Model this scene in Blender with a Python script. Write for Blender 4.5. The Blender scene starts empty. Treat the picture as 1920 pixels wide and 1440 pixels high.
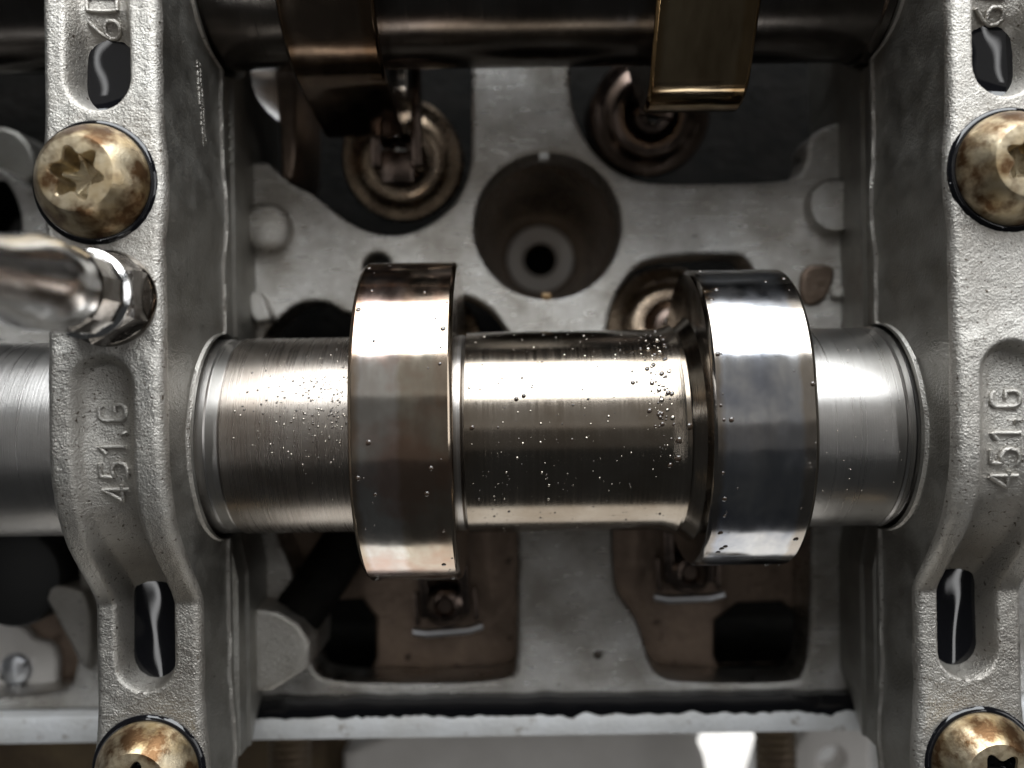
import bpy, bmesh, math, random
from mathutils import Vector, noise, Matrix
random.seed(7)
S = bpy.context.scene
COL = S.collection
R = math.radians
S.unit_settings.scale_length = 0.01          # one unit is one centimetre

# ------------------------------------------------------------------ camera, world, lamps, exposure
CAMZ, FPX, ROLL = 11.0, 1650.0, R(-0.9)
cam = bpy.data.cameras.new('camera'); co = bpy.data.objects.new('camera', cam); COL.objects.link(co)
co.location = (0, 0, CAMZ); co.rotation_euler = (0, 0, ROLL)
cam.sensor_width = 36; cam.lens = 36 * FPX / 1920
cam.clip_start = 0.1; cam.clip_end = 1000
cam.dof.use_dof = True; cam.dof.focus_distance = CAMZ - 1.35; cam.dof.aperture_fstop = 0.125
S.camera = co

w = bpy.data.worlds.new('World'); S.world = w; w.use_nodes = True
w.node_tree.nodes['Background'].inputs[0].default_value = (0.93, 0.97, 1.0, 1)
w.node_tree.nodes['Background'].inputs[1].default_value = 0.03

def lamp(name, zen, azi, dist, sx, sy, rad, col=(1, 1, 1), shape='RECTANGLE'):
    l = bpy.data.lights.new(name, 'AREA'); l.shape = shape; l.size = sx; l.size_y = sy
    l.energy = rad * math.pi * sx * sy; l.color = col
    o = bpy.data.objects.new(name, l); COL.objects.link(o)
    z, a = R(zen), R(azi)                    # azimuth 0 = +y
    d = Vector((math.sin(z) * math.sin(a), math.sin(z) * math.cos(a), math.cos(z)))
    o.location = d * dist
    o.rotation_euler = d.to_track_quat('Z', 'Y').to_euler()
    return o
lamp('window_lamp', 63, 5, 80, 88, 72, 8.0, (0.94, 0.975, 1.0))
lamp('ceiling_panel_lamp', 21, 4, 90, 110, 50, 0.21, (1.0, 0.97, 0.92), 'ELLIPSE')
lamp('ceiling_panel_lamp_two', 3, 180, 93, 110, 46, 0.05, (1.0, 0.93, 0.85), 'ELLIPSE')
lamp('right_window_lamp', 62, 78, 90, 50, 44, 2.1, (1, 1, 1))
lamp('low_bounce_lamp', 107, 180, 90, 90, 58, 1.2, (1.0, 0.98, 0.93))  # added lamp, no window there; stands in for bright surfaces below the horizon
for x, nm in ((-44, 'ceiling_tube_lamp'), (54, 'ceiling_tube_lamp_two')):
    l = lamp(nm, 0, 0, 100, 2.6, 104, 4.0); l.location = (x, -4, 100); l.rotation_euler = (0, 0, 0)

S.view_settings.view_transform = 'Standard'; S.view_settings.look = 'None'
S.view_settings.exposure = 0.3; S.view_settings.gamma = 1

CR, SR = math.cos(ROLL), math.sin(ROLL)
def P(px, py, z):                             # photo pixel at a known height -> place in the engine
    k = (CAMZ - z) / FPX
    u, v = (px - 960) * k, (720 - py) * k
    return Vector((u * CR - v * SR, u * SR + v * CR, z))
def P2(pts, z): return [tuple(P(a, b, z))[:2] for a, b in pts]

# ------------------------------------------------------------------ materials
def mat(name, c1, c2=None, metal=1.0, r1=.3, r2=None, ns=2.0, bs=40, bump=.05, stretch=(1, 1, 1),
        c3=None, s3=12, t3=.62, coat=0, detail=6, rstretch=None, ior=1.5, w3=.08):
    m = bpy.data.materials.new(name); m.use_nodes = True
    nt = m.node_tree; N = nt.nodes; L = nt.links
    b = N['Principled BSDF']; b.inputs['Metallic'].default_value = metal; b.inputs['IOR'].default_value = ior
    if coat: b.inputs['Coat Weight'].default_value = coat; b.inputs['Coat Roughness'].default_value = .04
    tc = N.new('ShaderNodeTexCoord')
    def nz(scale, st=None, det=5, rough=.6):
        n = N.new('ShaderNodeTexNoise'); n.inputs['Scale'].default_value = scale
        n.inputs['Detail'].default_value = det; n.inputs['Roughness'].default_value = rough
        if st:
            mp = N.new('ShaderNodeMapping'); mp.inputs['Scale'].default_value = st
            L.new(tc.outputs['Object'], mp.inputs[0]); L.new(mp.outputs[0], n.inputs['Vector'])
        else: L.new(tc.outputs['Object'], n.inputs['Vector'])
        return n.outputs['Fac']
    def ramp(f, lo, hi):
        r = N.new('ShaderNodeMapRange'); r.inputs['From Min'].default_value = lo; r.inputs['From Max'].default_value = hi
        L.new(f, r.inputs['Value']); return r.outputs['Result']
    def mix(f, a, bb):
        x = N.new('ShaderNodeMix'); x.data_type = 'RGBA'; L.new(f, x.inputs['Factor'])
        for s, v in ((x.inputs[6], a), (x.inputs[7], bb)):
            if isinstance(v, tuple): s.default_value = (*v, 1)
            else: L.new(v, s)
        return x.outputs[2]
    c = c1
    if c2: c = mix(ramp(nz(ns, rstretch), .36, .64), c1, c2)
    if c3: c = mix(ramp(nz(s3, None, 4), t3, t3 + w3), c, c3)
    if isinstance(c, tuple): b.inputs['Base Color'].default_value = (*c, 1)
    else: L.new(c, b.inputs['Base Color'])
    if r2 is not None:
        r = N.new('ShaderNodeMapRange'); r.inputs['From Min'].default_value = .35; r.inputs['From Max'].default_value = .65
        r.inputs['To Min'].default_value = r1; r.inputs['To Max'].default_value = r2
        L.new(nz(ns * 2.3, stretch if stretch != (1, 1, 1) else None), r.inputs['Value']); L.new(r.outputs[0], b.inputs['Roughness'])
    else: b.inputs['Roughness'].default_value = r1
    if bump:
        bp = N.new('ShaderNodeBump'); bp.inputs['Strength'].default_value = 1.0; bp.inputs['Distance'].default_value = bump / bs
        L.new(nz(bs, stretch if stretch != (1, 1, 1) else None, detail), bp.inputs['Height']); L.new(bp.outputs[0], b.inputs['Normal'])
    m['nz'] = 1
    return m

M = {}
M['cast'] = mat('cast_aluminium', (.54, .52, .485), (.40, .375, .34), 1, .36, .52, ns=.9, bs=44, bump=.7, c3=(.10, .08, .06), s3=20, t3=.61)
M['castshade'] = mat('cast_aluminium_shaded', (.35, .34, .315), (.25, .24, .215), 1, .40, .54, ns=1.2, bs=30, bump=.35, c3=(.06, .05, .04), s3=9, t3=.68)  # darker copy of cast; shade on upright faces is put into the colour
M['deck'] = mat('machined_aluminium', (.62, .605, .58), (.36, .335, .30), 1, .24, .42, ns=1.3, bs=16, bump=.3, stretch=(1, 5, 1), c3=(.16, .12, .09), s3=7, t3=.66)
M['tan'] = mat('oily_varnished_aluminium', (.24, .18, .14), (.16, .12, .095), 1, .32, .45, ns=1.5, bs=10, bump=.2, c3=(.04, .03, .025), s3=4, t3=.62)
M['dark'] = mat('oily_shaded_casting', (.009, .008, .007), (.004, .004, .0035), 0, .5, .65, ns=2, bs=8, bump=.3, ior=1.15)  # oily casting; deep pocket shade is put into the near-black colour
M['steel'] = mat('ground_steel', (.285, .25, .21), (.205, .168, .13), 1, .14, .2, ns=1.2, bs=9, bump=.012, stretch=(14, .08, .08))
M['steelgrey'] = mat('satin_steel', (.42, .405, .39), (.36, .345, .33), 1, .27, .33, ns=1.2, bs=9, bump=.015, stretch=(10, .08, .08))
M['steelbrown'] = mat('varnished_steel', (.33, .30, .27), (.23, .195, .165), 1, .24, .32, ns=.9, bs=9, bump=.02, stretch=(12, .08, .08))
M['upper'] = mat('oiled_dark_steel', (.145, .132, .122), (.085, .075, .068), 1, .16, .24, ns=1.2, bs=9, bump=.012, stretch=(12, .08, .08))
M['bolt'] = mat('stained_brass_plating', (.60, .51, .36), (.40, .29, .15), .92, .32, .44, ns=2.6, bs=30, bump=.1, c3=(.12, .065, .03), s3=3.4, t3=.44, w3=.17)
M['socket'] = mat('shaded_socket_metal', (.50, .43, .30), (.22, .16, .09), .92, .28, .4, ns=4, bs=14, bump=.15)  # darker than the bolt head: shade inside the socket is in the colour
M['oil'] = mat('black_engine_oil', (.004, .004, .005), None, 0, .03, bump=0)
M['drop'] = mat('oil_droplet', (.035, .022, .014), None, 0, .05, bump=0, coat=1.0)
M['satin'] = mat('satin_chrome', (.92, .92, .93), (.80, .80, .80), 1, .14, .26, ns=2, bs=20, bump=.05)
M['wetchrome'] = mat('oil_wet_chrome', (.34, .32, .30), (.20, .18, .16), 1, .06, .12, ns=3, bs=8, bump=.06)
M['mist'] = mat('fine_oil_mist', (.42, .38, .33), None, 1, .1, bump=0)
M['chrome'] = mat('oily_chrome', (.80, .80, .80), (.55, .53, .50), 1, .07, .13, ns=3, bs=8, bump=.06)
M['retainer'] = mat('spring_steel_varnished', (.38, .295, .215), (.24, .185, .14), 1, .2, .3, ns=3, bs=10, bump=.05)
M['clip'] = mat('bright_clip_steel', (.60, .61, .64), None, 1, .3, bump=0)
M['follower'] = mat('oiled_follower_steel', (.16, .12, .10), (.09, .07, .06), 1, .15, .25, ns=3, bs=10, bump=.05)
M['flange'] = mat('gasket_face', (.85, .86, .87), (.74, .74, .73), 0.45, .55, .65, ns=1.4, bs=14, bump=.2, c3=(.22, .16, .10), s3=4, t3=.6, w3=.15)
M['plate'] = mat('grey_cover_plate', (.78, .75, .72), (.70, .67, .64), 0, .4, .5, ns=1.2, bs=20, bump=.1)
M['brown'] = mat('brown_oily_panel', (.17, .125, .07), (.10, .07, .045), .5, .4, .5, ns=1.2, bs=10, bump=.2)
M['gasket'] = mat('copper_gasket', (.45, .29, .15), (.30, .19, .10), .9, .3, .4, ns=3, bs=12, bump=.1)
M['rubber'] = mat('black_rubber', (.012, .012, .012), None, 0, .5, bump=0)
M['white'] = mat('lit_seat_white', (.85, .86, .87), None, 0, .35, bump=0)  # bare seat painted white; its brightness under light is put into the colour
M['polish'] = mat('polished_aluminium', (.90, .90, .90), None, 1, .16, bump=0)
M['ground'] = mat('workshop_floor', (.30, .29, .28), (.24, .235, .23), 0, .6, .7, ns=.1, bs=2, bump=.1)

def lobe_mat(name, tint, tint2, x0, x1, ph, wear_refl_tint=(.9, .88, .85), refl_tint=None):
    m = mat(name, tint, tint2, 1, .12, .19, ns=1.1, bs=.9, bump=.012, stretch=(1.6, 1, 1), rstretch=(2.6, .8, .8), detail=2, c3=refl_tint, s3=.8, t3=.47, w3=.12) if not ph else mat(name, tint, tint2, 1, .08, .13, ns=1.1, bs=5, bump=.045, stretch=(.15, 1.2, 1.2), detail=2, rstretch=(2.6, .8, .8))
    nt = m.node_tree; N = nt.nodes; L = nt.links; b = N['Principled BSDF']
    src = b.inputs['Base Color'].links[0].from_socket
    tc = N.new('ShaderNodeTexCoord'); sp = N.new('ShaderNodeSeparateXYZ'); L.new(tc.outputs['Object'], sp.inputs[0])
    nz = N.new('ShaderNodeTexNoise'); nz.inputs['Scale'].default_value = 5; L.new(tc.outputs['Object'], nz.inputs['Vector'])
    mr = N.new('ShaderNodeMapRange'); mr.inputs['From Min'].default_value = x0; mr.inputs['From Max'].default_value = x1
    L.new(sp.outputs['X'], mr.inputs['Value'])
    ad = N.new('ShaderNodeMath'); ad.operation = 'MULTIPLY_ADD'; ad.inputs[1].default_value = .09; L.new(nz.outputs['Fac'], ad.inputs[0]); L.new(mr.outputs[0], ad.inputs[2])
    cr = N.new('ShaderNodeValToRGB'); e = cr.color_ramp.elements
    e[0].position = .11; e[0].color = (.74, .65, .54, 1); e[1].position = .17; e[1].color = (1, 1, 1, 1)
    for p_, v in ((.20, (1, .99, .97)), (.50, (1, .99, .97)), (.56, wear_refl_tint), (.86, wear_refl_tint), (.91, (.74, .65, .54))):  # right half: wear track, with the glint's reflected silver-tan split painted in
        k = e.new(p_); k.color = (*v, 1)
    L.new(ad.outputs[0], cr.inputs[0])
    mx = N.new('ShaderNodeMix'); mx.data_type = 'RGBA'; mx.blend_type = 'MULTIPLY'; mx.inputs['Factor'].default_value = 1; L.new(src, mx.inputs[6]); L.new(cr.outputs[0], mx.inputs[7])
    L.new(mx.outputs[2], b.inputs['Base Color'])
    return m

# ------------------------------------------------------------------ object helpers
def tag(o, label=None, cat=None, group=None, kind=None):
    if label: o['label'] = label
    if cat: o['category'] = cat
    if group: o['group'] = group
    if kind: o['kind'] = kind
    return o
def empty(name, loc, label, cat, group=None):
    o = bpy.data.objects.new(name, None); COL.objects.link(o); o.location = loc; o.empty_display_size = .2
    return tag(o, label, cat, group)
def finish(name, me, m, parent=None, smooth=None, loc=None):
    me.materials.clear(); me.materials.append(M[m] if isinstance(m, str) else m)
    o = bpy.data.objects.new(name, me); COL.objects.link(o)
    if smooth is not None:
        me.shade_smooth()
        if smooth < 180: me.set_sharp_from_angle(angle=R(smooth))
    if loc: o.location = loc
    if parent: attach(o, parent)
    return o
def origin(p):
    l = Vector(p.location)
    while p.parent: p = p.parent; l += Vector(p.location)
    return l
def attach(o, parent):                        # vertices are written in engine coordinates; keep them there
    d = origin(parent)
    o.data.transform(Matrix.Translation(-d)); o.parent = parent
def mesh(name, v, f, m, parent=None, smooth=40, loc=None):
    me = bpy.data.meshes.new(name); me.from_pydata([tuple(a) for a in v], [], f); me.validate(); me.update()
    bm = bmesh.new(); bm.from_mesh(me); bmesh.ops.recalc_face_normals(bm, faces=bm.faces); bm.to_mesh(me); bm.free()
    return finish(name, me, m, parent, smooth, loc)
def loft(rings, closed=True, caps=True, wrap=False):
    v, f = [], []; n = len(rings[0])
    for r in rings: v += r
    K = len(rings)
    for j in range(K if wrap else K - 1):
        a, b = j * n, ((j + 1) % K) * n
        for i in range(n if closed else n - 1):
            k = (i + 1) % n; f.append((a + i, a + k, b + k, b + i))
    if caps and not wrap:
        f.append(tuple(range(n))[::-1]); f.append(tuple(range((K - 1) * n, K * n)))
    return v, f
def lathe(prof, n=48, c=(0, 0, 0), ax='z', caps=False):
    rings = []
    for r, h in prof:
        ring = []
        for i in range(n):
            t = 2 * math.pi * i / n; a, b = max(r, 1e-4) * math.cos(t), max(r, 1e-4) * math.sin(t)
            ring.append((c[0] + a, c[1] + b, c[2] + h) if ax == 'z' else (c[0] + h, c[1] + a, c[2] + b))
        rings.append(ring)
    return loft(rings, True, caps)
def chaikin(p, it=2):
    for _ in range(it):
        q = []
        for i in range(len(p)):
            a, b = p[i], p[(i + 1) % len(p)]
            q.append((a[0] * .75 + b[0] * .25, a[1] * .75 + b[1] * .25)); q.append((a[0] * .25 + b[0] * .75, a[1] * .25 + b[1] * .75))
        p = q
    return p
def circle(cx, cy, r, n=64): return [(cx + r * math.cos(2 * math.pi * i / n), cy + r * math.sin(2 * math.pi * i / n)) for i in range(n)]
def plate(name, loops, z0, z1, m, parent=None, bevel=.05, smooth=40):
    """solid plate between z0 and z1; first loop is the outline, the rest are holes"""
    cu = bpy.data.curves.new('tmp', 'CURVE'); cu.dimensions = '2D'; cu.fill_mode = 'BOTH'
    for lp in loops:
        s = cu.splines.new('POLY'); s.points.add(len(lp) - 1); s.use_cyclic_u = True
        for q, (x, y) in zip(s.points, lp): q.co = (x, y, 0, 1)
    h = (z1 - z0) / 2; cu.extrude = max(h - bevel, .001); cu.bevel_depth = bevel; cu.bevel_resolution = 2; cu.offset = -bevel
    t = bpy.data.objects.new('tmp', cu); COL.objects.link(t)
    dg = bpy.context.evaluated_depsgraph_get(); me = bpy.data.meshes.new_from_object(t.evaluated_get(dg))
    bpy.data.objects.remove(t); bpy.data.curves.remove(cu)
    me.name = name; me.transform(Matrix.Translation((0, 0, (z0 + z1) / 2)))
    return finish(name, me, m, parent, smooth)
def box(x0, x1, y0, y1, z0, z1):
    v = [(x, y, z) for x in (x0, x1) for y in (y0, y1) for z in (z0, z1)]
    return v, [(0, 1, 3, 2), (4, 6, 7, 5), (0, 4, 5, 1), (2, 3, 7, 6), (0, 2, 6, 4), (1, 5, 7, 3)]
def bbox(name, x0, x1, y0, y1, z0, z1, m, parent=None, bev=.03):
    bm = bmesh.new(); v, f = box(x0, x1, y0, y1, z0, z1); bv = [bm.verts.new(a) for a in v]
    for q in f: bm.faces.new([bv[i] for i in q])
    bmesh.ops.recalc_face_normals(bm, faces=bm.faces)
    if bev: bmesh.ops.bevel(bm, geom=bm.edges[:], offset=bev, segments=2, affect='EDGES', profile=.5)
    me = bpy.data.meshes.new(name); bm.to_mesh(me); bm.free()
    return finish(name, me, m, parent, 40)
def tube(pts, r, n=10):
    rings = []
    for i, p in enumerate(pts):
        p = Vector(p); t = (Vector(pts[min(i + 1, len(pts) - 1)]) - Vector(pts[max(i - 1, 0)])).normalized()
        s = t.cross(Vector((0, 0, 1)));  s = s.normalized() if s.length > 1e-3 else Vector((1, 0, 0)); u = s.cross(t)
        rings.append([tuple(p + (s * math.cos(2 * math.pi * k / n) + u * math.sin(2 * math.pi * k / n)) * r) for k in range(n)])
    return loft(rings)

YL, YU, RS = -0.592, 5.25, 1.225              # axes of the two camshafts, shaft radius
XL, XR = -4.21, 5.19                          # centres of the two bearing caps
ZF = -1.4                                     # machined face of the head

# ------------------------------------------------------------------ cylinder head
head = empty('cylinder_head', (0, 0, ZF), 'bare aluminium cylinder head casting with machined deck and dark valve pockets under the camshafts', 'engine casting')
UL = chaikin(P2([(440, -300), (440, 285), (470, 305), (500, 300), (522, 325), (545, 345), (590, 365), (640, 410), (700, 440), (760, 440), (815, 415), (860, 375), (884, 310), (884, 240), (884, -300)], ZF))
UR = chaikin(P2([(1068, -300), (1068, 120), (1070, 180), (1085, 240), (1120, 295), (1180, 335), (1240, 345), (1470, 341), (1500, 328), (1513, 300), (1514, 262), (1540, 238), (1625, 215), (1640, -300)], ZF))
LR = chaikin(P2([(1135, 640), (1150, 560), (1190, 500), (1240, 480), (1385, 476), (1405, 490), (1440, 560), (1520, 600), (1522, 1180), (1507, 1270), (1480, 1282), (1270, 1282), (1230, 1265), (1215, 1230), (1195, 1160), (1160, 1120), (1150, 1080), (1150, 800)], ZF))
LL = chaikin(P2([(500, 960), (480, 640), (530, 590), (560, 567), (615, 565), (660, 600), (840, 548), (890, 560), (930, 590), (968, 650), (972, 1240), (958, 1280), (730, 1284), (600, 1278), (580, 1240), (560, 1100)], ZF))
plug = P(1027, 423, ZF)
lh = P(-100, 425, ZF)
SM = chaikin(P2([(678, 500), (690, 474), (722, 474), (735, 500), (722, 530), (690, 530)], ZF))
yb = P(960, 1318, ZF).y
outer = [(-11, yb), (9, yb), (9, 9), (-11, 9)]
LB = chaikin(P2([(-260, 1000), (-260, 700), (60, 640), (140, 900), (150, 1260), (110, 1310), (-260, 1310)], ZF))
LT = chaikin(P2([(-260, 300), (-260, -250), (140, -250), (140, 330), (70, 362), (30, 335), (-10, 305)], ZF))
plate('machined_deck', [outer, UL, UR, LR, LL, circle(plug.x, plug.y, 1.03), circle(lh.x, lh.y, 1.03), LB, LT, SM], ZF - .75, ZF, 'deck', head, .07)
# lower floor of the two near pockets, with the square drain openings left out
zb = -2.15
yt = P(960, 930, zb).y
plate('pocket_floor', [[(-8.4, yb + .05), (8.4, yb + .05), (8.4, yt), (-8.4, yt)],
      chaikin(P2([(598, 1128), (705, 1122), (703, 1268), (640, 1276), (596, 1262)], zb), 1),
      chaikin(P2([(1342, 1132), (1506, 1128), (1508, 1262), (1400, 1274), (1340, 1262)], zb), 1)], zb - .5, zb, 'tan', head, .06)
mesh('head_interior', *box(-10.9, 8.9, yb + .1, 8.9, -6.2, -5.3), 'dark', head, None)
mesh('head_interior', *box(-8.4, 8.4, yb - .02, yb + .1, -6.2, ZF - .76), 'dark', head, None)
# spark plug well
v, f = lathe([(1.03, -.66), (1.01, -.8), (.99, -1.3), (.95, -1.8), (.88, -2.3), (.78, -2.75), (.69, -3.1), (.63, -3.3), (.60, -3.38), (.58, -3.42), (.34, -3.45), (.28, -3.52), (.27, -5)], 72, (plug.x, plug.y, ZF))
mesh('spark_plug_well', v, f, 'retainer', head, 60)
v, f = lathe([(.60, -3.36), (.585, -3.33), (.36, -3.33), (.30, -3.38), (.29, -3.7)], 64, (plug.x, plug.y, ZF))
mesh('plug_seat', v, f, 'white', head, 35)
for ang, mm in ((92, 'flange'), (268, 'bolt')):
    c = (plug.x + 1.0 * math.cos(R(ang)), plug.y + 1.0 * math.sin(R(ang)))
    bbox('index_mark', c[0] - .07, c[0] + .07, c[1] - .05, c[1] + .05, ZF - .2, ZF - .02, mm, head, .02)
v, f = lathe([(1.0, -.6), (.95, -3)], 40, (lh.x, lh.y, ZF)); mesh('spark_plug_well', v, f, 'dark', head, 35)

# towers that carry the camshafts, lower halves of the bearings
def tower(x0, xi0, xi1, side, name):
    ys = [-4.62 + .04 * i for i in range(int((8.0 + 4.62) / .04) + 1)]
    rings = []
    for y in ys:
        zt = -.015
        for yc in (YL, YU):
            d = abs(y - yc)
            if d < 1.28: zt = -math.sqrt(max(1.28 ** 2 - d * d, 0)) - .015
        e = .10 * max(0, min(1, (-1.9 - y) / .5))            # the foot thickens towards the gasket face
        cut = .55 * max(0, min(1, (-4.05 - y) / .6))
        a0, a1 = xi0 + side * e, xi1 + side * (e - cut)
        zz = min(zt - .05, -.06)
        rings.append([(x0, y, -3.0), (x0, y, zt), (a0 - side * .05, y, zt), (a0, y, zz), (a0, y, min(-.34, zz - .02)), (a0 + side * .035, y, min(-.40, zz - .05)), (a1, y, -3.0)])
    v, f = loft(rings); return mesh(name, v, f, 'castshade', head, 30)
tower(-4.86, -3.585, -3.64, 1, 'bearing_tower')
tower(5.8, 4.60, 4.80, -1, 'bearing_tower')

# bosses on the deck
def boss(name, px, zt, zb_, m, bev=.05, it=1): return plate(name, [chaikin(P2(px, zt), it)], zb_, zt, m, head, bev)
boss('casting_boss', [(470, 1140), (522, 1148), (560, 1172), (580, 1205), (578, 1252), (508, 1296), (470, 1296)], -.75, -2.2, 'cast', .06, 0)
c = P(495, 425, -1.15); v, f = lathe([(.36, -1.3), (.36, -.12), (.30, -.02), (.2, .03), (0, .05)], 40, tuple(c)); mesh('round_boss', v, f, 'deck', head, 60)
boss('casting_boss', [(462, 545), (490, 548), (508, 590), (505, 603), (470, 606)], -1.1, -2, 'deck', .05)
c = P(1568, 385, -1.2); v, f = lathe([(.40, -1.3), (.40, -.1), (.34, -.01), (0, .0)], 40, tuple(c)); mesh('round_boss', v, f, 'deck', head, 50)
boss('casting_boss', [(1500, 498), (1556, 494), (1570, 510), (1548, 570), (1500, 574)], -1.34, -2, 'tan', .05, 2)
boss('casting_boss', [(1562, 538), (1610, 532), (1610, 556), (1558, 560)], -1.3, -2, 'deck', .03)
# sloped oil gallery that runs into the near boss
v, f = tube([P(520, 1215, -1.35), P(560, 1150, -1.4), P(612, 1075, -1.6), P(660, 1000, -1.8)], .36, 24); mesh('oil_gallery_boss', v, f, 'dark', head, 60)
# bright machined pad, sloped to mirror a ceiling tube, beside the far pocket
pts = [P(a, b, ZF) for a, b in [(483, 137), (503, 134), (525, 137), (525, 230), (508, 216), (492, 196), (484, 172)]]
cy = sum(p.y for p in pts) / len(pts); cx = sum(p.x for p in pts) / len(pts)
top = [(p.x, p.y, ZF + .22 + (p.y - cy) * .24 - (p.x - cx) * .42) for p in pts]; bot = [(p.x, p.y, ZF - .5) for p in pts]
v, f = loft([bot, top]); mesh('polished_pad', v, f, 'polish', head, 20)
boss('casting_rib', [(524, -80), (552, -80), (556, 200), (552, 330), (535, 338), (524, 320)], -1.55, -3.2, 'tan', .05, 1)
# gasket rail along the near edge
ya, yz = P(960, 1330, -1.2).y, P(960, 1383, -1.2).y
bbox('gasket_rail', -8.5, 8.5, yz, ya, -3.0, -1.2, 'flange', head, .06)
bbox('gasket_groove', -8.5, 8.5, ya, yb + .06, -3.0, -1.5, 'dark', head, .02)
# ribs on the outer side, below the left cap
plate('casting_rib', [chaikin(P2([(70, 1100), (118, 1096), (170, 1115), (172, 1260), (150, 1250), (122, 1190)], -1.2), 1)], -2.2, -1.2, 'cast', head, .06)
plate('casting_web', [chaikin(P2([(-40, 240), (20, 236), (60, 275), (68, 330), (40, 345), (0, 310), (-40, 290)], -2.0), 1)], -3.2, -2.0, 'castshade', head, .06)

# ------------------------------------------------------------------ bearing caps
def smax(a, b, k):
    h = max(k - abs(a - b), 0) / k; return max(a, b) + h * h * k * .25
ZC, ZLOW, HW = 1.9, .95, .607
YB1, YB2 = P(180, 342, ZC).y, P(275, 1446, ZLOW).y
def base_z(y):
    if y >= YL: return ZC
    q = 1.92 ** 2 - (y - YL) ** 2
    a = (math.sqrt(q) if q > 0 else 0) - .02
    return smax(a, ZLOW, .55)
S0, S1 = P(210, 672, ZC).y - .3, P(265, 1290, ZLOW).y + .29   # ends of the near slot
T0 = P(190, 198, ZC).y + .30                                     # lower end of the far slot
def slot_sd(u, y):
    """signed distance of the two slots on top of the cap (negative inside)"""
    def cap(y0, y1, r, uc):
        d = max(y0 - y, 0, y - y1); return math.hypot(u - uc, d) - r
    return cap(S1, S0, .35, -.03), cap(T0, 20, .35, -.03)
def sst(a, b, x):
    t = max(0, min(1, (x - a) / (b - a))); return t * t * (3 - 2 * t)
def floor_z(y):
    if y < 1.5:
        f1 = base_z(y) - .20 - .10 * sst(-1.2, -1.9, y)
        return min(f1, base_z(y) - .2) - .16 * sst(-1.6, -2.3, y)
    return ZC - .24 - .22 * sst(4.05, 3.4, y)
def cap_z(u, y):
    z = base_z(y); s1, s2 = slot_sd(u, y)
    s = min(s1, s2); fl = floor_z(y) + .10 * min(1, (u + .03) ** 2 / .1)
    t = sst(.01, -.12, s)
    z = z * (1 - t) + fl * t
    if s1 < .35: z += .03 * sst(.3, .1, abs(s1 - .05)) * sst(.9, .2, y) * sst(-2.3, -1.6, y)   # raised lips round the arch
    return z
def half_w(y):
    return HW + .05 * math.exp(-((y - YB1) / .42) ** 2) + .05 * math.exp(-((y - YB2) / .45) ** 2)
def cap_mesh():
    NX = 58; ys = []; y = -5.15
    while y < 7.6: ys.append(y); y += .0225
    rings = []; rr = .10
    for y in ys:
        hw = half_w(y); zb_ = 0.0
        for yc in (YL, YU):
            d = abs(y - yc)
            if d < 1.27: zb_ = math.sqrt(1.27 ** 2 - d * d)
        zt = base_z(y); ring = []
        zr = max(zt - rr - .03, zb_ + .2)
        wob = .012 * noise.noise((3, y * 3, 0))
        for i in range(NX + 1):
            u = -hw + 2 * hw * i / NX; z = cap_z(u, y); d = hw - abs(u)
            if d < rr: z -= rr - math.sqrt(max(rr * rr - (rr - d) ** 2, 0))
            z += .006 * noise.noise((u * 9, y * 9, 5)) + .006 * noise.noise((u * 30, y * 30, 9))
            ring.append((u, y, z))
        right = []
        for k, (dx, z) in enumerate(((.0, zr), (.012, zr * .7 + zb_ * .3), (.03, zr * .3 + zb_ * .7), (.04, zb_ + .13), (.075, zb_ + .10), (.075, zb_ + .02), (.05, zb_))):
            right.append((hw + dx + (wob if k < 5 else 0), y, z))
        left = [(-x, yy, z) for x, yy, z in reversed(right)]
        rings.append(left + ring + right)
    return loft(rings)
cv, cf = cap_mesh()
mcap = bpy.data.meshes.new('cap_body'); mcap.from_pydata(cv, [], cf); mcap.update()
bm = bmesh.new(); bm.from_mesh(mcap); bmesh.ops.recalc_face_normals(bm, faces=bm.faces); bm.to_mesh(mcap); bm.free()
mcap.materials.append(M['cast']); mcap.materials.append(M['castshade']); mcap.shade_smooth(); mcap.set_sharp_from_angle(angle=R(50))
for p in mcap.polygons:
    if abs(p.normal.x) > .8 and abs(p.center.x) > .56 and p.center.z < base_z(p.center.y) - .12: p.material_index = 1

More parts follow.
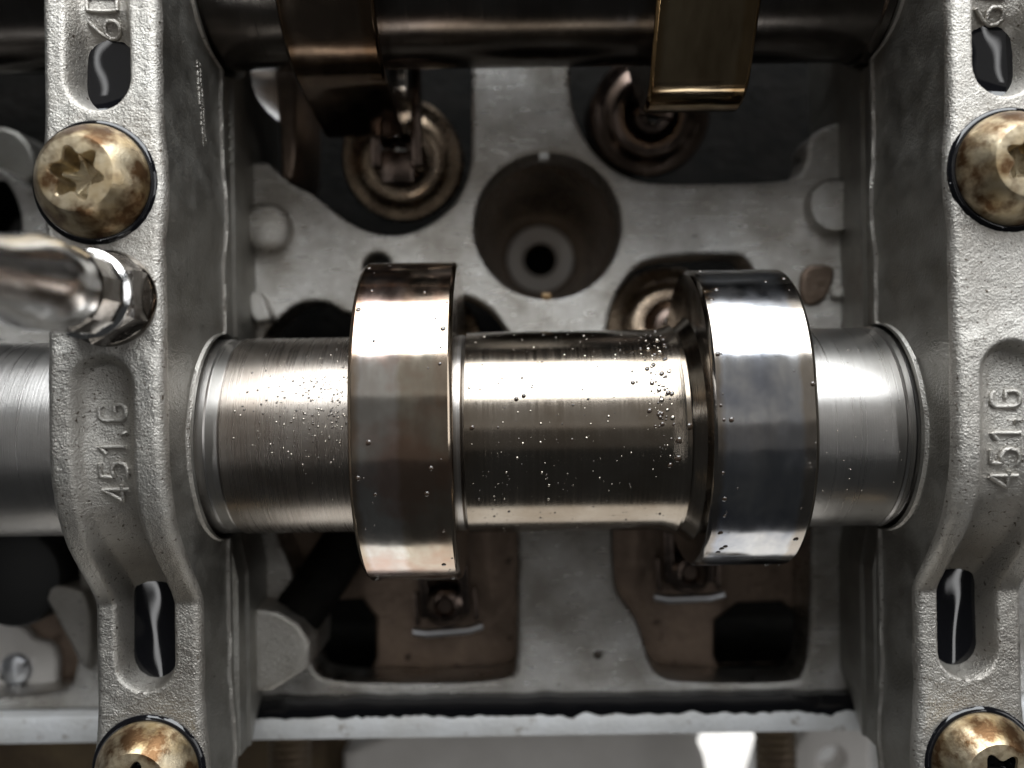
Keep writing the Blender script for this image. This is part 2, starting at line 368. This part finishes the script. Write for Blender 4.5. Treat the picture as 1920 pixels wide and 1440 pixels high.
GL = {'4': [[(.42, 0), (.42, 1)], [(.42, 1), (.0, .30), (.60, .30)]],
      '5': [[(.55, 1), (.08, 1), (.04, .56), (.32, .62), (.52, .50), (.56, .30), (.50, .10), (.28, .0), (.0, .06)]],
      '1': [[(.06, .76), (.30, 1), (.30, 0)]], '.': [[(.03, .08), (.10, .12)]],
      'G': [[(.56, .86), (.46, .98), (.16, .98), (.03, .84), (.03, .16), (.16, .02), (.46, .02), (.57, .14), (.57, .46), (.32, .46)]],
      '6': [[(.50, .98), (.22, .72), (.05, .40), (.05, .16), (.18, .02), (.42, .02), (.55, .16), (.55, .40), (.42, .52), (.18, .52), (.06, .40)]],
      'D': [[(.03, .02), (.03, .98), (.40, .98), (.56, .80), (.56, .20), (.40, .02), (.03, .02)]]}
WID = {'.': .30, '1': .50}
def cast_text(txt, uc, yc, size, parent, thick=.024):
    """raised cast characters turned to read upwards, one part each, laid on the floor of the slot"""
    tot = sum(WID.get(ch, .62) + .20 for ch in txt) - .20; x0 = -tot / 2
    for ch in txt:
        V, F = [], []
        for line in GL[ch]:
            pts = []
            for (a, b), (c_, d) in zip(line, line[1:]):
                n = max(1, int(math.hypot(c_ - a, d - b) / .12))
                for k in range(n): pts.append((a + (c_ - a) * k / n, b + (d - b) * k / n))
            pts.append(line[-1]); P3 = []
            for a, b in pts:
                u, yy = uc - (b - .5) * size, yc + (x0 + a) * size
                P3.append((u, yy, floor_z(yy) + .10 * min(1, (u + .03) ** 2 / .1) + .016))
            v, f = tube(P3, thick * (1.9 if ch == '.' else 1), 8); n0 = len(V); V += v; F += [tuple(i + n0 for i in q) for q in f]
        o = mesh('cast_character', V, F, 'cast', None, 60); o.parent = parent
        x0 += WID.get(ch, .62) + .20
caps = []
for xc, lab in ((XL, 'cast aluminium bearing cap left of the lobes, beside the upright chrome stud'),
                (XR, 'cast aluminium bearing cap at the right edge, without any stud on it')):
    r = empty('bearing_cap', (xc, 0, 0), lab, 'bearing cap', 'camshaft bearing caps')
    o = bpy.data.objects.new('cap_body', mcap); COL.objects.link(o); o.parent = r
    caps.append(r)
    cast_text('451.G', .0, P(212, 848, 1.62).y, .30, r)
    cast_text('6D', -.06, P(205, 30, 1.66).y, .32, r)
# small worn stamped ticks on the inner side of the left cap
random.seed(3)
v, f = [], []
for k in range(17):
    y = P(350, 118 + 9 * k, .8).y; z = .78 - .01 * k
    for q in range(2):
        a, b = box(HW + .018, HW + .034, y - .035 * random.random() - .01, y + .012, z - .07 + q * .08, z - .03 + q * .08 + .03 * random.random())
        n = len(v); v += a; f += [tuple(i + n for i in t) for t in b]
o = mesh('worn_stamping', v, f, 'cast', None, None); o.parent = caps[0]; tag(o, kind='stuff')
v, f = [], []
for k in range(5):
    y = P(432, 205 + 23 * k, -.3).y
    for q in range(3):
        a, b = box(-3.60, -3.555, y - .05 + .02 * q, y - .02 + .02 * q, -.36 - .07 * q, -.31 - .07 * q)
        n = len(v); v += a; f += [tuple(i + n for i in t) for t in b]
tag(mesh('worn_stamping', v, f, 'castshade', head, None), kind='stuff')

# ------------------------------------------------------------------ camshafts
def hull_profile(Rb, tip, rn, phi, n=240):
    """cam outline in (y, z): base circle and nose circle joined by straight flanks"""
    c = tip - rn; p0 = Vector((0, 0)); p1 = Vector((c * math.cos(phi), c * math.sin(phi)))
    be = math.acos((Rb - rn) / c); out = []
    for i in range(n):
        t = 2 * math.pi * i / n; dlt = (t - phi + math.pi) % (2 * math.pi) - math.pi
        d = Vector((math.cos(t), math.sin(t)))
        out.append((p1 + d * rn) if abs(dlt) < be else (p0 + d * Rb))
    # put points along the straight flanks
    res = []
    for i in range(n):
        a, b = out[i], out[(i + 1) % n]; res.append(a)
        if (b - a).length > .2:
            for k in range(1, 14): res.append(a.lerp(b, k / 14))
    return res
def cam_lobe(parent, yc, x0, x1, Rb, tip, rn, phi, m):
    ch = .045; rings = []
    for x, ins in ((x0, ch), (x0 + .015, ch * .45), (x0 + ch, .0), (x0 + .5 * (x1 - x0), 0), (x1 - ch, 0), (x1 - .015, ch * .45), (x1, ch)):
        pr = hull_profile(Rb - ins, tip - ins, rn - ins, phi)
        rings.append([(x, yc + p.x, p.y) for p in pr])
    v, f = loft(rings); return mesh('cam_lobe', v, f, m, parent, 25)
low = empty('camshaft', (0, YL, 0), 'polished near camshaft with two bright lobes and oil specks, across the middle', 'camshaft', 'camshafts')
upp = empty('camshaft', (0, YU, 0), 'dark oily far camshaft cut off by the top of the photograph', 'camshaft', 'camshafts')
def seg(name, yc, prof, m, parent):
    pr = []
    for (r, x) in prof: pr.append((r, x))
    v, f = lathe(pr, 160, (0, yc, 0), 'x', True); return mesh(name, v, f, m, parent, 25)
def prof(x0, x1, r, ch=.03): return [(r - ch, x0), (r, x0 + ch), (r, (x0 + x1) / 2), (r, x1 - ch), (r - ch, x1)]
seg('bearing_journal', YL, prof(-9, -3.44, 1.20, .02), 'steelgrey', low)
seg('shaft_collar', YL, prof(-3.445, -3.30, 1.185, .01), 'steelgrey', low)
seg('shaft_section', YL, prof(-3.305, -1.70, 1.205, .03), 'steelbrown', low)
seg('shaft_section', YL, prof(-1.75, -.56, 1.21, .03), 'steelgrey', low)
seg('shaft_section', YL, [(1.20, -.565), (1.245, -.54), (1.245, .7), (1.245, 1.74), (1.25, 1.78), (1.27, 1.86), (1.30, 1.93), (1.26, 1.94), (1.26, 1.99), (1.31, 2.05), (1.42, 2.16)], 'steel', low)
seg('shaft_section', YL, prof(3.2, 4.40, 1.225, .02), 'steelgrey', low)
seg('shaft_collar', YL, prof(4.40, 4.50, 1.235, .02), 'steelgrey', low)
seg('bearing_journal', YL, prof(4.50, 9, 1.20, .02), 'steelgrey', low)
LM1 = lobe_mat('lobe_steel_straw', (.58, .565, .54), (.45, .40, .37), -1.74, -.63, 0, (.76, .70, .60), (.48, .36, .315))  # pinkish patches paint a hand's reflection into the lobe colour
LM2 = lobe_mat('lobe_steel_blue', (.50, .50, .51), (.36, .375, .41), 2.13, 3.27, 0, (.9, .89, .87), (.26, .275, .32))  # blue-grey patches paint the phone's dark reflection into the lobe colour
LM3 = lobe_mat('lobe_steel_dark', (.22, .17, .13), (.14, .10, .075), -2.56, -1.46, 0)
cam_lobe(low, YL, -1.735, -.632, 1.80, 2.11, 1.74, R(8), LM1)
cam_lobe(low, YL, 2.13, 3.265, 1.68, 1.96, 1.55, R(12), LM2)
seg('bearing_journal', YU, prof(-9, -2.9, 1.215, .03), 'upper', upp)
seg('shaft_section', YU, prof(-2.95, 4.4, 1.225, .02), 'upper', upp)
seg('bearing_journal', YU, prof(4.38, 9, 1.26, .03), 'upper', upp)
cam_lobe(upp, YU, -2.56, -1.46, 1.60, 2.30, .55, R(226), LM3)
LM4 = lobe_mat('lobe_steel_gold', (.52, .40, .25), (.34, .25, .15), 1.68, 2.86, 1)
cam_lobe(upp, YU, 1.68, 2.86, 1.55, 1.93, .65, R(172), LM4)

# ------------------------------------------------------------------ torx bolts
def torx(r0, r1, k, n=72):
    return [(r0 + (r1 - r0) * (.5 + .5 * math.cos(6 * t)) ** 1.3) * 1.0 for t in [2 * math.pi * i / n + k for i in range(n)]]
def bolt_mesh_parts(rot, n=72):
    rt = torx(.185, .275, rot, n)
    def ring(rad, z): return [(rad * math.cos(2 * math.pi * i / n), rad * math.sin(2 * math.pi * i / n), z) for i in range(n)]
    def tring(s, z): return [(rt[i] * s * math.cos(2 * math.pi * i / n), rt[i] * s * math.sin(2 * math.pi * i / n), z) for i in range(n)]
    H = .43
    head_r = [ring(.0005, .0), ring(.57, 0), ring(.588, .03), ring(.585, .09), ring(.555, .17), ring(.50, .265), ring(.435, .355), ring(.40, .40), ring(.375, .425), ring(.345, H), tring(1.07, H), tring(1.0, H - .025)]
    sock = [tring(1.0, H - .025), tring(.985, H - .27), tring(.80, H - .31), ring(.0005, H - .33)]
    return loft(head_r, True, False), loft(sock, True, False)
def bolt(x, y, z, rot, label, sm='socket'):
    r = empty('torx_bolt', (x, y, z), label, 'bolt', 'torx bolts in the bearing caps')
    (a, b), (c, d) = bolt_mesh_parts(rot)
    o = mesh('bolt_head', a, b, 'bolt', None, 28); o.parent = r
    o = mesh('torx_socket', c, d, sm, None, 40); o.parent = r
    v, f = lathe([(.55, .03), (.60, .055), (.635, .04), (.655, .0)], 64); o = mesh('oil_ring', v, f, 'oil', None, 60); o.parent = r
    return r
bolt(XL - .07, YB1, ZC - .015, R(12), 'stained brassy torx bolt with pale dry socket, just above the chrome stud')
bolt(XR + .0, P(1905, 318, ZC).y, ZC - .015, R(25), 'stained torx bolt cut by the right edge, below the upper right oil pool')
bolt(XL - .01, YB2, ZLOW - .015, R(40), 'brassy torx bolt with black socket in the lower left corner', 'oil')
bolt(XR + .10, P(1845, 1430, ZLOW).y, ZLOW - .015, R(5), 'brassy torx bolt with black socket in the lower right corner', 'oil')
for nm, (x, y) in (('far', (0, 0)),): pass

# ------------------------------------------------------------------ chrome stud
c = P(205, 560, ZC); st = empty('hex_stud', tuple(c), 'tall shiny chrome stud with wet hexagon foot standing on the left bearing cap', 'stud')
def prism(prof_, n, c, rot=0):
    rings = [[(c[0] + r * math.cos(2 * math.pi * i / n + rot), c[1] + r * math.sin(2 * math.pi * i / n + rot), c[2] + h) for i in range(n)] for r, h in prof_]
    return loft(rings)
v, f = lathe([(.47, -.05), (.50, .0), (.50, .05), (.47, .09)], 48, tuple(c), 'z', True); mesh('washer_flange', v, f, 'wetchrome', st, 40)
v, f = prism([(.49, .06), (.49, .40), (.43, .47)], 6, c, R(30)); mesh('hexagon', v, f, 'wetchrome', st, 20)
v, f = lathe([(.42, .40), (.445, .46), (.445, .52), (.40, .56)], 48, tuple(c), 'z', True); mesh('collar', v, f, 'chrome', st, 40)
v, f = prism([(.405, .50), (.41, .56), (.41, .98), (.385, 1.04)], 12, c, R(15)); mesh('grip_section', v, f, 'wetchrome', st, 20)
v, f = lathe([(.385, .95), (.39, 1.1), (.40, 1.2), (.425, 1.32), (.43, 1.42), (.42, 1.55), (.39, 1.7), (.345, 1.9), (.31, 2.2), (.30, 3.4), (0, 3.45)], 48, tuple(c), 'z', True); mesh('shank', v, f, 'satin', st, 40)

# ------------------------------------------------------------------ oil
def oil_pool(xc, y0, y1, z0, z1, label, dip=.02):
    NX, NY = 22, 60; hw = .37; rings = []
    v, f = [], []
    for j in range(NY + 1):
        t = j / NY; y = y0 + (y1 - y0) * t; zc = z0 + (z1 - z0) * t
        for i in range(NX + 1):
            u = -hw + 2 * hw * i / NX
            z = zc + dip * (u / hw) ** 2 * .9 + .03 * (2 * t - 1) ** 4 + .003 * noise.noise((u * 3.2 + xc, y * 2.1, 2))
            v.append((xc - .03 + u, y, z))
    n = NX + 1
    for j in range(NY):
        for i in range(NX): f.append((j * n + i, j * n + i + 1, (j + 1) * n + i + 1, (j + 1) * n + i))
    m0 = len(v); v += [(x, y, z - .5) for x, y, z in v]
    f += [tuple(i + m0 for i in reversed(q)) for q in f]
    edge = [i for i in range(n)] + [j * n + NX for j in range(1, NY + 1)] + [NY * n + i for i in range(NX - 1, -1, -1)] + [j * n for j in range(NY - 1, 0, -1)]
    for a, b in zip(edge, edge[1:] + edge[:1]): f.append((a, b, b + m0, a + m0))
    o = mesh('oil_pool', v, f, 'oil', None, 60)
    return tag(o, label, 'oil', 'oil pools in the cap slots')
ya0, ya1 = P(270, 1296, .7).y, P(270, 1085, .7).y
yb0, yb1 = P(190, 205, 1.55).y, P(190, 62, 1.55).y
oil_pool(XL, ya0 - .05, ya1, .62, .60, 'black oil pool in the lower slot of the left bearing cap')
oil_pool(XR, ya0 - .05, ya1, .62, .60, 'black oil pool in the lower slot of the right bearing cap')
oil_pool(XL, yb0 - .05, yb1, 1.56, 1.55, 'black oil pool in the upper slot of the left bearing cap')
oil_pool(XR, yb0 - .05, yb1 - .03, 1.56, 1.55, 'black oil pool in the upper slot of the right bearing cap')
# wavy seam of oil along the gasket rail
random.seed(11); up, dn = [], []
for k in range(0, 151):
    px = 300 + k * 9.0
    wob = 6 * noise.noise((px * .012, 1, 0)) + 7 * noise.noise((px * .035, 3, 0)) + 3 * noise.noise((px * .11, 5, 0))
    up.append(P(px, 1309 + 4 * noise.noise((px * .02, 8, 0)) - .010 * (px - 960), -1.17)); dn.append(P(px, 1343 + wob * 1.1 - .012 * (px - 960), -1.17))
rings = []
for a, b in zip(up, dn):
    rings.append([(a.x, a.y, -1.5), (a.x, a.y, -1.20), (a.x, a.y * .7 + b.y * .3, -1.165), (b.x, a.y * .25 + b.y * .75, -1.165), (b.x, b.y, -1.19), (b.x, b.y, -1.5)])
v, f = loft(rings); tag(mesh('oil_seam', v, f, 'oil', None, 50), 'ragged black line of oil lying along the pale gasket rail', 'oil')

def add_drop(V, F, p, nrm, r, flat=.6, seg=8):
    nrm = nrm.normalized(); r = r * (.78 if seg == 8 else .85); a = nrm.orthogonal().normalized(); b = nrm.cross(a); n0 = len(V)
    el = 1 + .35 * random.random()
    for k, (rr, h) in enumerate(((1.0, -.1), (.86, .5), (.5, .86))):
        for i in range(seg):
            t = 2 * math.pi * i / seg
            V.append(tuple(p + a * (rr * r * math.cos(t) * el) + b * (rr * r * math.sin(t)) + nrm * (h * r * flat)))
    V.append(tuple(p + nrm * r * flat))
    for k in range(2):
        for i in range(seg):
            j = (i + 1) % seg; F.append((n0 + k * seg + i, n0 + k * seg + j, n0 + (k + 1) * seg + j, n0 + (k + 1) * seg + i))
    for i in range(seg): F.append((n0 + 2 * seg + i, n0 + 2 * seg + (i + 1) % seg, n0 + 3 * seg))
def on_shaft(x, phi, r): d = Vector((0, math.cos(phi), math.sin(phi))); return Vector((x, YL, 0)) + d * r, d
random.seed(21); V, F = [], []; V2, F2 = [], []
for k in range(330):                                        # mist of specks on the middle section
    x = random.uniform(-.5, 1.75); p, d = on_shaft(x, R(random.uniform(18, 168)), 1.245)
    add_drop(*random.choice(((V, F), (V, F), (V2, F2))), p, d, random.choice((.004, .005, .006, .008, .010, .014, .019)), .6)
for k in range(620):                                        # denser mist left of the left lobe
    x = -1.80 - abs(random.gauss(0, .55)); ph = R(random.gauss(72, 16))
    if x < -3.2: continue
    p, d = on_shaft(x, ph, 1.205); add_drop(*random.choice(((V, F), (V2, F2))), p, d, random.choice((.005, .006, .008, .011, .017)), .6)
for k in range(40):
    p, d = on_shaft(random.uniform(3.3, 4.35), R(random.uniform(25, 140)), 1.225); add_drop(V, F, p, d, random.choice((.006, .008, .011)), .7)
for k in range(85):                                        # cluster at the right end of the middle section
    x = 1.80 - abs(random.gauss(0, .17)); p, d = on_shaft(x, R(random.gauss(62, 20)), 1.25); add_drop(*random.choice(((V, F), (V2, F2), (V2, F2))), p, d, random.choice((.010, .016, .022, .034)), .55)
def lobe_pt(x, phi_deg, Rb, tip, rn, ph0):
    pr = hull_profile(Rb, tip, rn, ph0); t = R(phi_deg); best = min(pr, key=lambda q: abs((math.atan2(q.y, q.x) - t + math.pi) % (2 * math.pi) - math.pi))
    i = pr.index(best); a, b = pr[i - 1], pr[(i + 1) % len(pr)]; tg = (b - a).normalized()
    return Vector((x, YL + best.x, best.y)), Vector((0, tg.y, -tg.x))
for (x0, x1, Rb, tip, rn, ph) in ((-1.735, -.632, 1.80, 2.11, 1.74, R(8)), (2.13, 3.265, 1.68, 1.96, 1.55, R(12))):
    for k in range(34):
        x = (x0 + .05 + abs(random.gauss(0, .12))) if random.random() < .6 else (x1 - .05 - abs(random.gauss(0, .10)))
        p, d = lobe_pt(x, random.uniform(12, 170), Rb, tip, rn, ph); add_drop(V2, F2, p, d, random.choice((.012, .016, .024, .036)), .45)
o = mesh('oil_droplets', V, F, 'mist', None, 180); tag(o, 'mist of tiny oil droplets spattered over the near camshaft and its lobes', 'oil droplets', None, 'stuff')
o = mesh('oil_spots', V2, F2, 'drop', None, 180); tag(o, 'dark brown oil specks spattered on the near camshaft and along the lobe rims', 'oil specks', None, 'stuff')
for px, py, r, lab in ((1276, 735, .034, 'oil drop at the right end of the white glint on the near camshaft'), (1292, 800, .05, 'biggest oil drop at the flared right end of the middle shaft section'),
        (1283, 812, .034, 'small oil drop tucked under the biggest one at the flared shaft end'), (1274, 826, .05, 'second big oil drop, lower left of the biggest at the shaft end'),
        (1272, 860, .045, 'lowest round oil drop at the right end of the middle section, standing alone'), (1288, 657, .035, 'topmost oil drop near the right lobe, above the white glint'),
        (1245, 650, .03, 'oil drop in the upper cluster, farthest from the right lobe'), (968, 748, .028, 'left one of two dark drops in the white glint'),
        (982, 742, .028, 'right one of two dark drops in the white glint'), (885, 802, .03, 'lone dark oil drop just right of the left lobe')):
    k = (720 - py) / FPX; y = k * (CAMZ - 1.1); 
    for _ in range(4):
        ry = y - YL; z = math.sqrt(max(1.25 ** 2 - ry * ry, 0)); y = k * (CAMZ - z)
    q = P(px, py, z); d = Vector((0, q.y - YL, z)).normalized(); p = Vector((q.x, YL, 0)) + d * 1.255
    V, F = [], []; add_drop(V, F, p, d, r, .55, 14); o = mesh('oil_drop', V, F, 'drop', None, 180)
    tag(o, lab, 'oil drop', 'larger oil drops on the near camshaft')

V, F = [], []; q = P(1122, 1226, ZF); add_drop(V, F, q, Vector((.1, .1, 1)), .085, .25, 14)
tag(mesh('oil_spot', V, F, 'drop', None, 180), 'dark oval oil spot on the bare deck web between the two near pockets', 'oil spot')
# ------------------------------------------------------------------ valves and followers
def valve_spring(px, py, zt, label, sc=1.0, tilt=(0, 0), m='retainer'):
    c = P(px, py, zt); r = empty('valve_spring', tuple(c), label, 'valve spring', 'valve springs in the pockets')
    v, f = lathe([(.98, -.30), (1.0, -.25), (1.0, -.17), (.95, -.12), (.80, -.10), (.74, -.06), (.66, .02), (.52, .05), (.44, .03), (.40, -.04), (.30, -.10)], 64)
    v = [(x * sc, y * sc, z) for x, y, z in v]; o = mesh('spring_retainer', v, f, m, None, 35); o.parent = r; ret = o
    v, f = lathe([(.30, -.2), (.30, .0), (.26, .06), (.17, .07), (.16, .0)], 40); o = mesh('collet', v, f, 'follower', None, 35); o.parent = r
    v, f = lathe([(.16, -2), (.16, .18), (.13, .22), (0, .225)], 32); o = mesh('valve_stem', v, f, 'chrome', None, 35); o.parent = r
    pts = [(.86 * sc * math.cos(t), .86 * sc * math.sin(t), -.40 - .30 * t / (2 * math.pi)) for t in [i * math.pi / 14 for i in range(28 * 5)]]
    v, f = tube(pts, .10, 8); o = mesh('coil', v, f, m, None, 60); o.parent = r
    r.rotation_euler = (R(tilt[0]), R(tilt[1]), 0)
    return r
valve_spring(752, 300, -2.25, 'oily valve spring with tan retainer in the far left pocket', .92, (12, 0))
valve_spring(1222, 215, -2.35, 'oily valve spring with dark retainer in the far right pocket', .92, (12, 0), 'follower')
valve_spring(1262, 612, -1.95, 'pale valve spring retainer showing left of the right near lobe', .98, (-12, 0))
valve_spring(790, 640, -2.1, 'valve spring mostly hidden beneath the left near lobe', .9, (-12, 0))

def follower(a, b, label):
    """roller finger follower from the pivot end a to the valve end b"""
    a, b = Vector(a), Vector(b); r = empty('roller_follower', tuple(a), label, 'rocker arm', 'roller finger followers')
    L_ = (b - a).length; ang = math.atan2(b.y - a.y, b.x - a.x); pit = math.atan2(b.z - a.z, Vector((b.x - a.x, b.y - a.y)).length)
    r.rotation_euler = (0, -pit, ang)
    def bx(name, x0, x1, y0, y1, z0, z1, m, bev=.03):
        o = bbox(name, x0, x1, y0, y1, z0, z1, m, None, bev); o.parent = r; return o
    bx('arm', -.15, L_ - .1, -.36, -.22, -.18, .18, 'follower'); bx('arm', -.15, L_ - .1, .22, .36, -.18, .18, 'follower')
    bx('valve_pad', L_ - .35, L_ + .12, -.25, .25, -.14, .08, 'follower', .06)
    v, f = lathe([(.30, -.22), (.33, -.1), (.33, .06), (.28, .17), (.15, .21), (.1, .14), (0, .14)], 32); o = mesh('pivot_cup', v, f, 'follower', None, 50); o.parent = r
    v, f = lathe([(.30, -.2), (.34, -.17), (.34, .17), (.30, .2)], 40, (L_ * .52, 0, .06), 'x', True)
    v = [(L_ * .52 + (y), x - L_ * .52, z) for x, y, z in v]; o = mesh('roller', v, f, 'chrome', None, 40); o.parent = r
    v, f = tube([(-.36, -.50, .0), (-.40, -.3, .03), (-.40, .3, .03), (-.36, .50, .0)], .06, 12); o = mesh('retaining_clip', v, f, 'clip', None, 60); o.parent = r
    bx('clip_leg', -.28, .2, -.46, -.40, -.16, .04, 'follower', .015); bx('clip_leg', -.28, .2, .40, .46, -.16, .04, 'follower', .015)
    return r
follower(P(836, 1132, -1.75), P(800, 700, -1.75), 'dark roller follower below the left near lobe, bright clip showing')
follower(P(1290, 1070, -1.75), P(1275, 690, -1.75), 'dark roller follower below the right near lobe, bright clip showing')
follower(P(740, -40, -1.6), P(745, 330, -1.6), 'oily black roller follower beneath the far left lobe')
follower(P(1290, -120, -1.7), P(1232, 205, -1.7), 'oily black roller follower beneath the far right lobe')

# ------------------------------------------------------------------ things round the head
c = P(30, 1250, -2.0)
cov = empty('cover_plate', tuple(c), 'pale grey cover plate with wavy edge and slotted screw, lower left', 'cover plate')
plate('plate_body', [chaikin(P2([(-80, 1180), (20, 1166), (48, 1180), (62, 1202), (95, 1205), (108, 1235), (104, 1285), (118, 1312), (112, 1326), (60, 1345), (-80, 1345)], -2.0), 2)], -2.3, -2.0, 'plate', cov, .05)
plate('gasket_edge', [chaikin(P2([(-90, 1150), (40, 1140), (66, 1150), (105, 1185), (128, 1215), (138, 1260), (172, 1285), (172, 1296), (140, 1290), (122, 1330), (-90, 1355)], -2.0), 2)], -2.5, -2.25, 'gasket', cov, .03)
c = P(27, 1257, -1.95); v, f = lathe([(.245, -.15), (.245, -.03), (.22, .02), (.16, .05), (0, .06)], 40, tuple(c)); scr = mesh('screw_head', v, f, 'clip', cov, 50)
sl = bbox('screw_slot', -.3, .3, -.035, .035, -.03, .066, 'dark', None, .01); sl.data.transform(Matrix.Rotation(R(28), 4, 'Z')); sl.data.transform(Matrix.Scale(.72, 4)); sl.data.transform(Matrix.Translation(Vector(c) - Vector(cov.location))); sl.parent = cov
c = P(20, 1085, -1.2); v, f = lathe([(.70, -1.2), (.70, -.12), (.66, -.03), (.58, .0), (0, .0)], 56, tuple(c)); tag(mesh('rubber_plug', v, f, 'rubber', None, 40), 'round black rubber plug below the left end of the near camshaft', 'plug')
bw = bbox('brown_sheet', *(P(-120, 1382, -2.2).x, P(215, 1382, -2.2).x), P(0, 1560, -2.2).y, P(0, 1376, -2.2).y, -2.8, -2.2, 'brown', None, .05)
tag(bw, 'brown oily sheet across the lower left corner behind the cap', 'sheet')
bbk = bbox('side_strip', P(-120, 1350, -2.1).x, P(170, 1350, -2.1).x, P(0, 1374, -2.1).y, P(0, 1352, -2.1).y, -2.6, -2.1, 'oil', None, .04)
tag(bbk, 'shiny black strip between the cover plate and the brown panel', 'strip')
z = -4.2
mf = empty('manifold_flange', tuple(P(980, 1450, z)), 'blurred grey manifold flange below the gasket rail', 'manifold')
plate('flange_body', [chaikin(P2([(645, 1350), (1290, 1350), (1330, 1440), (1340, 1600), (640, 1600)], z), 1)], z - .8, z, 'plate', mf, .08)
plate('flange_lug', [chaikin(P2([(430, 1350), (640, 1350), (660, 1480), (640, 1600), (430, 1600)], z - .3), 1)], z - 1.2, z - .3, 'brown', mf, .08)
for px, lab in ((545, 'blurred threaded stud below the left end of the gasket rail'), (1455, 'blurred threaded stud below the right end of the gasket rail')):
    c = P(px, 1500, -3.0); pr = [(.30 + (.03 if i % 2 else 0), -i * .06) for i in range(60)]
    v, f = lathe([(x, h) for x, h in pr], 28); v = [(a, h * 1.0 + 1.2, b) for a, b, h in v]
    s = empty('threaded_stud', tuple(c), lab, 'stud', 'threaded studs below the rail')
    o = mesh('thread', v, f, 'brown', None, None); o.parent = s
    v, f = prism([(.42, -1.6), (.42, -1.3)], 6, (0, 0, 0)); v = [(a, h, b) for a, b, h in v]; o = mesh('nut', v, f, 'brown', None, None); o.parent = s
NX, NY = 60, 24; V, F = [], []
q0, q1 = P(1318, 1345, -4.6), P(1432, 1345, -4.6)
for j in range(NY + 1):
    for i in range(NX + 1):
        x = q0.x + (q1.x - q0.x) * i / NX; t = j / NY * 2.6
        V.append((x, q0.y - .75 * t + .02 * noise.noise((x * 1.3, t, 0)), -4.6 - .66 * t + .16 * noise.noise((x * .8, t * .8, 4))))
for j in range(NY):
    for i in range(NX): F.append((j * (NX + 1) + i, j * (NX + 1) + i + 1, (j + 1) * (NX + 1) + i + 1, (j + 1) * (NX + 1) + i))
n0 = len(V); V += [(x, y + .05, z - .06) for x, y, z in V]; F += [tuple(i + n0 for i in reversed(q)) for q in F]
tag(mesh('glint_sheet', V, F, 'satin', None, 60), 'crumpled bright metal sheet, added to mirror a white glint, below the right of the gasket rail', 'bright sheet')  # bent sheet added and tilted to mirror the low lamp as white patches
lg = empty('bracket', tuple(P(1600, 1450, -4.4)), 'blurred pale bracket below the rail, right of the threaded stud', 'bracket')
plate('bracket_plate', [chaikin(P2([(1482, 1350), (1640, 1350), (1632, 1430), (1650, 1600), (1482, 1600)], -4.4), 1), circle(*tuple(P(1560, 1425, -4.4))[:2], .22, 24)], -4.9, -4.4, 'plate', lg, .08)
plate('bracket_lug', [chaikin(P2([(1648, 1350), (1760, 1350), (1750, 1600), (1660, 1600)], -4.7), 1)], -5.2, -4.7, 'flange', lg, .08)
g = mesh('ground', [(-200, -200, -70), (200, -200, -70), (200, 200, -70), (-200, 200, -70)], [(0, 1, 2, 3)], 'ground', None, None); tag(g, kind='structure')
